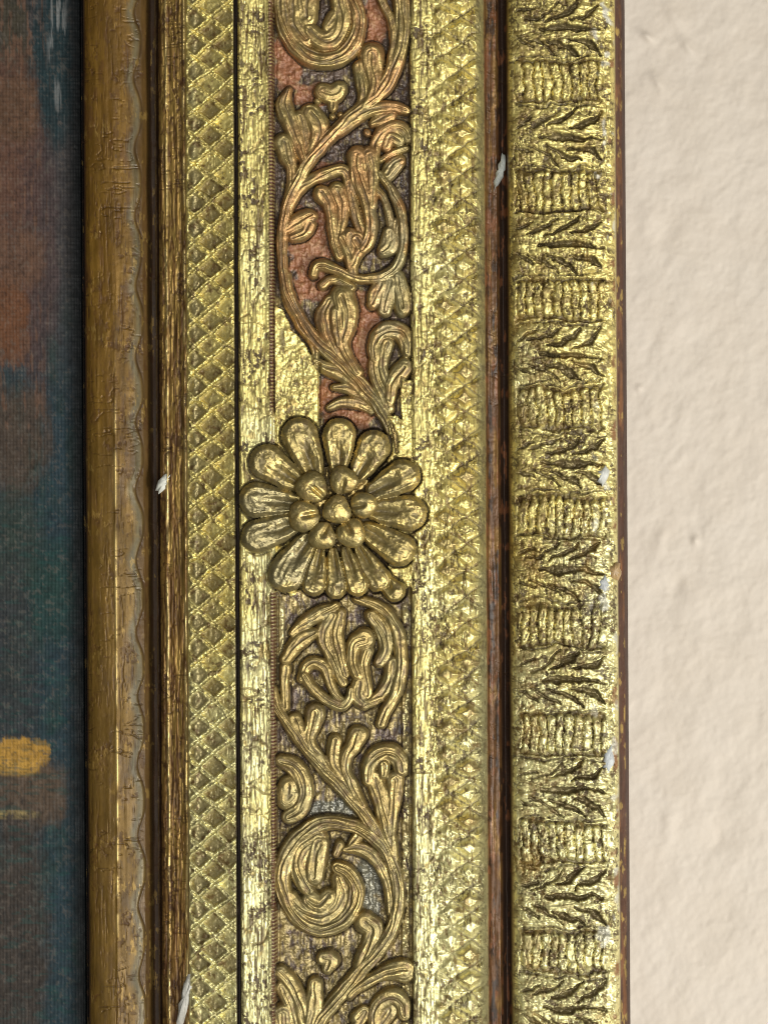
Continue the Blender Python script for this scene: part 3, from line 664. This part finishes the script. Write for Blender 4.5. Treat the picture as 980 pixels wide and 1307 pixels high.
paint(petal_shade * 0.7, (0.22, 0.19, 0.10), 0.6, 0.34)  # left petals face away from the light; that shade is painted in
def dilate(M, k):
    for _ in range(k):
        Q = M.copy(); Q[1:] |= M[:-1]; Q[:-1] |= M[1:]; Q[:, 1:] |= M[:, :-1]; Q[:, :-1] |= M[:, 1:]; M = Q
    return M
rel = (PAINTM > 0) | (PM > 0)
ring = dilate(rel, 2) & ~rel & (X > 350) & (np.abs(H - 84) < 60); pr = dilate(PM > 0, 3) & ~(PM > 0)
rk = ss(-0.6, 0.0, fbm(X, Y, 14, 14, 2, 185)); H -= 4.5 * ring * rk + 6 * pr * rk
paint(np.maximum(ring, pr) * rk * 0.8, (0.07, 0.048, 0.028), 0.0, 0.6)  # old dirt and undercut shade painted dark round the carving
crack = ridge(X - 407.5 - 0.6 * n12, 1.3) * ((Y > 462) & (Y < 536)); H -= 9 * crack * (PM == 0)

# whole-frame finishing: fine scratches across the gilding
sc = ridge(fbm(X * 0.86 + Y * 0.5, Y * 0.86 - X * 0.5, 60, 9, 3, 191), 0.012) * (fbm(X, Y, 60, 60, 2, 192) > 0.1)
sc = sc * ss(235, 240, U) * (1 - om) * (1 - pm); H -= 0.9 * sc; paint(np.clip(sc, 0, 1) * 0.35, (0.12, 0.07, 0.03))
TINT = np.clip(TINT, 0.004, 1)

# ---------------------------------------------------------------- split the field into parts
frame = empty('picture_frame')
tag(frame, 'antique gilded picture frame with carved scrollwork and a flower boss, hanging on the cream wall', 'picture frame')
Vw = to_world(X, Y, H).reshape(-1, 3); F = grid_faces(NY, NX); FL = LAB[:-1, :-1].reshape(-1)
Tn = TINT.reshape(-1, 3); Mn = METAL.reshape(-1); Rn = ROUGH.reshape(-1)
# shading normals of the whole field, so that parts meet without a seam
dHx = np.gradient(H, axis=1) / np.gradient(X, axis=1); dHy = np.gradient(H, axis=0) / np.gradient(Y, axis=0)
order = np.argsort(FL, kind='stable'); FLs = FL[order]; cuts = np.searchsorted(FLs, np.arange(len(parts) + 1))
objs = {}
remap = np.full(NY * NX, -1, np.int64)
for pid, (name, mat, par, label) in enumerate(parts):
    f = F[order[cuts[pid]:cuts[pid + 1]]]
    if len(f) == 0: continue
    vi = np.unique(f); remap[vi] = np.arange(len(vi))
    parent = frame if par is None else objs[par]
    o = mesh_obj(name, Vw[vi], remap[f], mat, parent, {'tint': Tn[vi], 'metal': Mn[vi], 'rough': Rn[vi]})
    if label: o['label'] = label
    objs[pid] = o
# sides and back of the frame, so that it is a solid body standing off the wall
def side_strip(name, ci, h0):
    xs = X[:, ci]; hs = H[:, ci]; n = len(xs)
    V = np.concatenate([to_world(xs, yy, hs), to_world(xs, yy, hs * 0 + h0)]); i = np.arange(n - 1)
    return mesh_obj(name, V, np.stack([i, i + 1, i + 1 + n, i + n], -1), BOLE, frame,
                    {'tint': np.tile([0.07, 0.03, 0.018], (2 * n, 1)), 'metal': np.zeros(2 * n), 'rough': np.full(2 * n, 0.55)})
side_strip('outer_side', -1, 3.0); side_strip('rebate', 0, 2.0)

# ---------------------------------------------------------------- small chips of bare gesso and a peg
def flake(name, pts, h, th, col, label, rough=0.5, seed=0):
    r2 = np.random.default_rng(seed + 50)
    P = np.array(pts, float); n = len(P); c = P.mean(0)
    Q = []
    for i in range(n):
        a, b = P[i], P[(i + 1) % n]
        for t in (0, 0.33, 0.66): Q.append(a + (b - a) * t + r2.normal(0, 0.9, 2))
    Q = np.array(Q); m_ = len(Q); rings = [Q, c + (Q - c) * 0.8 + r2.normal(0, .3, Q.shape), c + (Q - c) * 0.4 + r2.normal(0, .3, Q.shape)]
    def h_at(p):
        ix = np.clip(np.searchsorted(u1, p[:, 0]), 0, NX - 1); iy = np.clip(np.searchsorted(yy, p[:, 1]), 0, NY - 1); return H[iy, ix]
    th = th * 0.55; hh = [np.full(m_, h - 3.0), h + th * 0.8 + r2.normal(0, .5, m_), h + th + r2.normal(0, .7, m_)]
    V = np.concatenate([to_world(q[:, 0], q[:, 1], k) for q, k in zip(rings, hh)] + [to_world(np.array([c[0]]), np.array([c[1]]), np.array([h + th * 1.1]))])
    Fq = []
    for k in range(2):
        for i in range(m_): Fq.append([k * m_ + i, k * m_ + (i + 1) % m_, (k + 1) * m_ + (i + 1) % m_, (k + 1) * m_ + i])
    Ft = [[2 * m_ + i, 2 * m_ + (i + 1) % m_, 3 * m_] for i in range(m_)]
    me = bpy.data.meshes.new(name); me.from_pydata([tuple(v) for v in V], [], Fq + Ft); me.update()
    for p in me.polygons: p.use_smooth = True
    nn = len(V); a = me.attributes.new('tint', 'FLOAT_COLOR', 'POINT')
    cc = np.array(col)[None] * r2.uniform(0.8, 1.12, (nn, 1)); a.data.foreach_set('color', np.concatenate([cc, np.ones((nn, 1))], 1).astype(np.float32).ravel())
    a = me.attributes.new('rough', 'FLOAT', 'POINT'); a.data.foreach_set('value', np.full(nn, rough, np.float32))
    a = me.attributes.new('metal', 'FLOAT', 'POINT'); a.data.foreach_set('value', np.zeros(nn, np.float32))
    me.materials.append(CHIP); o = bpy.data.objects.new(name, me); C.collection.objects.link(o); o.parent = frame; o['label'] = label
    return o
WG = (0.50, 0.53, 0.50)
flake('gesso_chip', [(642, 192), (647, 196), (646, 212), (640, 228), (632, 241), (631, 230), (636, 212)], 56, 4, WG, 'pale grey chip in the dark hollow near the top', seed=1)
flake('gesso_chip', [(656, 432), (661, 434), (662, 460), (666, 494), (661, 497), (656, 470)], 76, 4, (0.66, 0.66, 0.58), 'long white chip on the inner edge of the outer moulding', seed=2)
flake('gesso_chip', [(199, 614), (210, 601), (221, 596), (222, 606), (212, 618), (202, 630), (197, 626)], 45, 5, (0.55, 0.56, 0.50), 'white chip on the brown bevel', seed=3)
flake('gesso_chip', [(762, 601), (772, 594), (776, 608), (768, 622), (761, 614)], 100, 3, (0.55, 0.56, 0.52), 'grey white chip near the outer edge', seed=4)
flake('gesso_chip', [(232, 1262), (242, 1240), (247, 1244), (243, 1272), (234, 1312), (222, 1312), (226, 1286)], 58, 5, (0.42, 0.41, 0.37), 'large grey chip at the lower edge', seed=5)
flake('peg', [(775, 722), (783, 716), (791, 720), (793, 730), (788, 740), (778, 739), (774, 731)], 88, 12, (0.40, 0.27, 0.13), 'small rounded brown peg on the outer edge', 0.35, seed=6)
flake('gesso_chip', [(764, 738), (772, 733), (776, 746), (770, 756), (763, 750)], 98, 3, (0.42, 0.44, 0.44), 'small blue grey chip under the peg', seed=7)
flake('gesso_chip', [(770, 960), (779, 950), (784, 972), (776, 988), (769, 978)], 95, 3, (0.50, 0.53, 0.54), 'pale blue chip low on the outer edge', seed=8)

# ---------------------------------------------------------------- painting
xa = np.concatenate([np.arange(-420, -20, 8.0), np.arange(-18, 98.5, 1.5), [98.6, 99.4, 99.6]]); ya = np.concatenate([np.arange(-230, -14, 8.0), np.arange(-12, 1322, 2.0), np.arange(1330, 1545, 8.0)])
XP, YP = np.meshgrid(xa, ya)
T = np.zeros(XP.shape + (3,))
def pc(mask, col):
    T[:] = T * (1 - mask[..., None]) + np.array(col) * mask[..., None]
nA = fbm(XP, YP, 26, 60, 4, 201); nB = fbm(XP, YP, 10, 14, 4, 202); nC = fbm(XP, YP, 4, 4, 3, 203); nS = fbm(XP, YP, 4, 50, 3, 204)
def pb(cx, cy, rx, ry, s=0.75, k=0.8):
    q = (np.abs((XP - cx) / rx) ** 2.5 + np.abs((YP - cy) / ry) ** 2.5) + k * nA + 0.5 * nB + 0.55 * nC + 0.4 * nS; return 1 - ss(1 - s, 1 + s, q)
pc(np.ones(XP.shape), (0.030, 0.066, 0.088))
pc(ss(-0.2, 0.5, nA), (0.032, 0.075, 0.075))
pc(1 - ss(300, 560, YP + 60 * nA), (0.075, 0.08, 0.085))
pc(pb(60, 60, 34, 110), (0.026, 0.058, 0.07)); pc(pb(10, 40, 24, 70), (0.075, 0.075, 0.055))
pc(pb(12, 250, 34, 190), (0.155, 0.095, 0.07)); pc(pb(42, 330, 26, 150) * 0.7, (0.10, 0.075, 0.075))
pc(pb(5, 400, 22, 60, k=.6) * 0.9, (0.20, 0.10, 0.05)); pc(pb(14, 130, 26, 40) * 0.7, (0.15, 0.10, 0.06)); pc(pb(20, 320, 30, 40) * .8, (0.17, 0.11, 0.075))
pc(pb(10, 560, 44, 70) * 0.8, (0.11, 0.085, 0.06)); pc(pb(8, 700, 36, 70) * 0.7, (0.05, 0.075, 0.062))
pc(pb(5, 860, 34, 120) * 0.7, (0.05, 0.058, 0.062)); pc(pb(60, 760, 30, 60) * .6, (0.022, 0.075, 0.065))
pc(pb(30, 1020, 45, 44, k=.4), (0.13, 0.105, 0.075))
pc(pb(8, 968, 42, 20, k=.5, s=.4), (0.55, 0.36, 0.075)); pc(pb(14, 985, 26, 12, k=.3) * .8, (0.62, 0.42, 0.09)); pc(pb(10, 1047, 26, 6, k=.2), (0.50, 0.44, 0.17))
pc(pb(10, 1200, 38, 150), (0.065, 0.062, 0.055)); pc(ss(0.1, 0.5, nS) * pb(15, 1200, 38, 150) * .7, (0.11, 0.10, 0.085)); pc(ss(0.15, 0.4, fbm(XP, YP, 5, 26, 3, 206)) * (1 - ss(500, 620, YP)) * (1 - ss(30, 70, XP)) * .6, (0.21, 0.13, 0.085)); pc(ss(0.2, 0.4, fbm(XP, YP, 16, 4, 3, 207)) * ss(560, 700, YP) * .4, (0.02, 0.10, 0.095))
pc(ss(0.2, 0.5, nC + 0.3 * nB) * 0.3, (0.20, 0.19, 0.16)); pc(ss(0.15, 0.5, -nC) * 0.35, (0.015, 0.025, 0.03))
pc(ss(0.12, 0.45, nS) * (1 - ss(60, 200, YP)) * ss(52, 62, XP) * (1 - ss(78, 88, XP)) * 0.75, (0.30, 0.36, 0.37))
pc(ss(76, 95, XP + 3 * nB) * 0.95, (0.010, 0.014, 0.016))  # soft shadow of the frame painted into the canvas edge colour
T *= np.array([0.58, 0.50, 0.48])
weave = np.sin(XP * 2 * np.pi / 4.5 + nB) + np.sin(YP * 2 * np.pi / 5.2 + nB)
T *= (1 + 0.045 * weave)[..., None]
HP = 6 + 0.35 * nB + 0.35 * nC + 0.25 * weave
HP = HP - 2.2 * ss(88, 98, XP) ** 2; HP[:, -2] -= 3; HP[:, -1] = -2
XPw = XP + 0.0062 * (YP - 653.5) * ss(-20, 90, XP)
V = to_world(XPw, YP, HP).reshape(-1, 3); n = len(V)
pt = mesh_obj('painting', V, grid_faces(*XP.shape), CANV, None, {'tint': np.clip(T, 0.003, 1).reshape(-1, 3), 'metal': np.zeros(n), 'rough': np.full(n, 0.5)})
tag(pt, 'dark blue and brown oil painting set inside the gilded frame', 'painting')

# ---------------------------------------------------------------- wall
xa = np.concatenate([np.arange(-900, 780, 40.0), np.arange(782, 1010, 2.0), np.arange(1015, 1900, 10.0)]); ya = np.concatenate([np.arange(-500, -20, 10.0), np.arange(-14, 1324, 2.0), np.arange(1330, 1850, 10.0)])
XW, YW = np.meshgrid(xa, ya)
HW = 2.6 * fbm(XW, YW, 40, 46, 3, 301) + 1.0 * fbm(XW * 0.8 + YW * 0.6, YW * 0.8 - XW * 0.6, 15, 26, 3, 302) + 0.4 * fbm(XW, YW, 5, 5, 2, 303)
for cx, cy, sx, sy, a, ang in [(832, 34, 10, 5, 5, .6), (868, 8, 9, 26, 4, -.5), (884, 46, 6, 14, 4, -.6), (846, 92, 6, 16, 4, -.5), (835, 270, 12, 22, 3, 0), (858, 292, 14, 22, -2.5, .2), (822, 492, 5, 5, 3, 0),
                         (870, 750, 10, 18, -3, .4), (900, 820, 16, 26, 3, -.6), (850, 690, 8, 20, 3, .3), (925, 1080, 16, 20, -3, .5), (862, 1060, 10, 26, 2.6, .2), (895, 690, 5, 7, 3.5, 0), (905, 180, 30, 40, 2.5, 0)]:
    c, s = math.cos(ang), math.sin(ang); dx = (XW - cx) * c + (YW - cy) * s; dy = -(XW - cx) * s + (YW - cy) * c
    HW += a * np.exp(-(dx / sx) ** 2 - (dy / sy) ** 2)
HW = HW * 0.78 * ss(770, 800, XW) - 5.5
m, nt, b = new_mat('cream_wall_paint')
v = mapping(nt, (1, 1, 1)); n1 = noise(nt, v, 60, 4)
mx = nt.nodes.new('ShaderNodeMix'); mx.data_type = 'RGBA'; link(nt, ramp(nt, n1, 0.3, 0.7), mx.inputs[0])
mx.inputs[6].default_value = (0.555, 0.49, 0.415, 1); mx.inputs[7].default_value = (0.58, 0.52, 0.45, 1); link(nt, mx.outputs[2], b.inputs['Base Color'])
b.inputs['Roughness'].default_value = 0.6
bu = nt.nodes.new('ShaderNodeBump'); bu.inputs['Distance'].default_value = 0.0002; bu.inputs['Strength'].default_value = 0.35
link(nt, noise(nt, v, 420, 4, 0.6), bu.inputs['Height']); link(nt, bu.outputs[0], b.inputs['Normal'])
wl = mesh_obj('wall', to_world(XW, YW, HW).reshape(-1, 3), grid_faces(*XW.shape), m)
tag(wl, kind='structure')
print('parts', len(parts), 'verts', len(Vw))
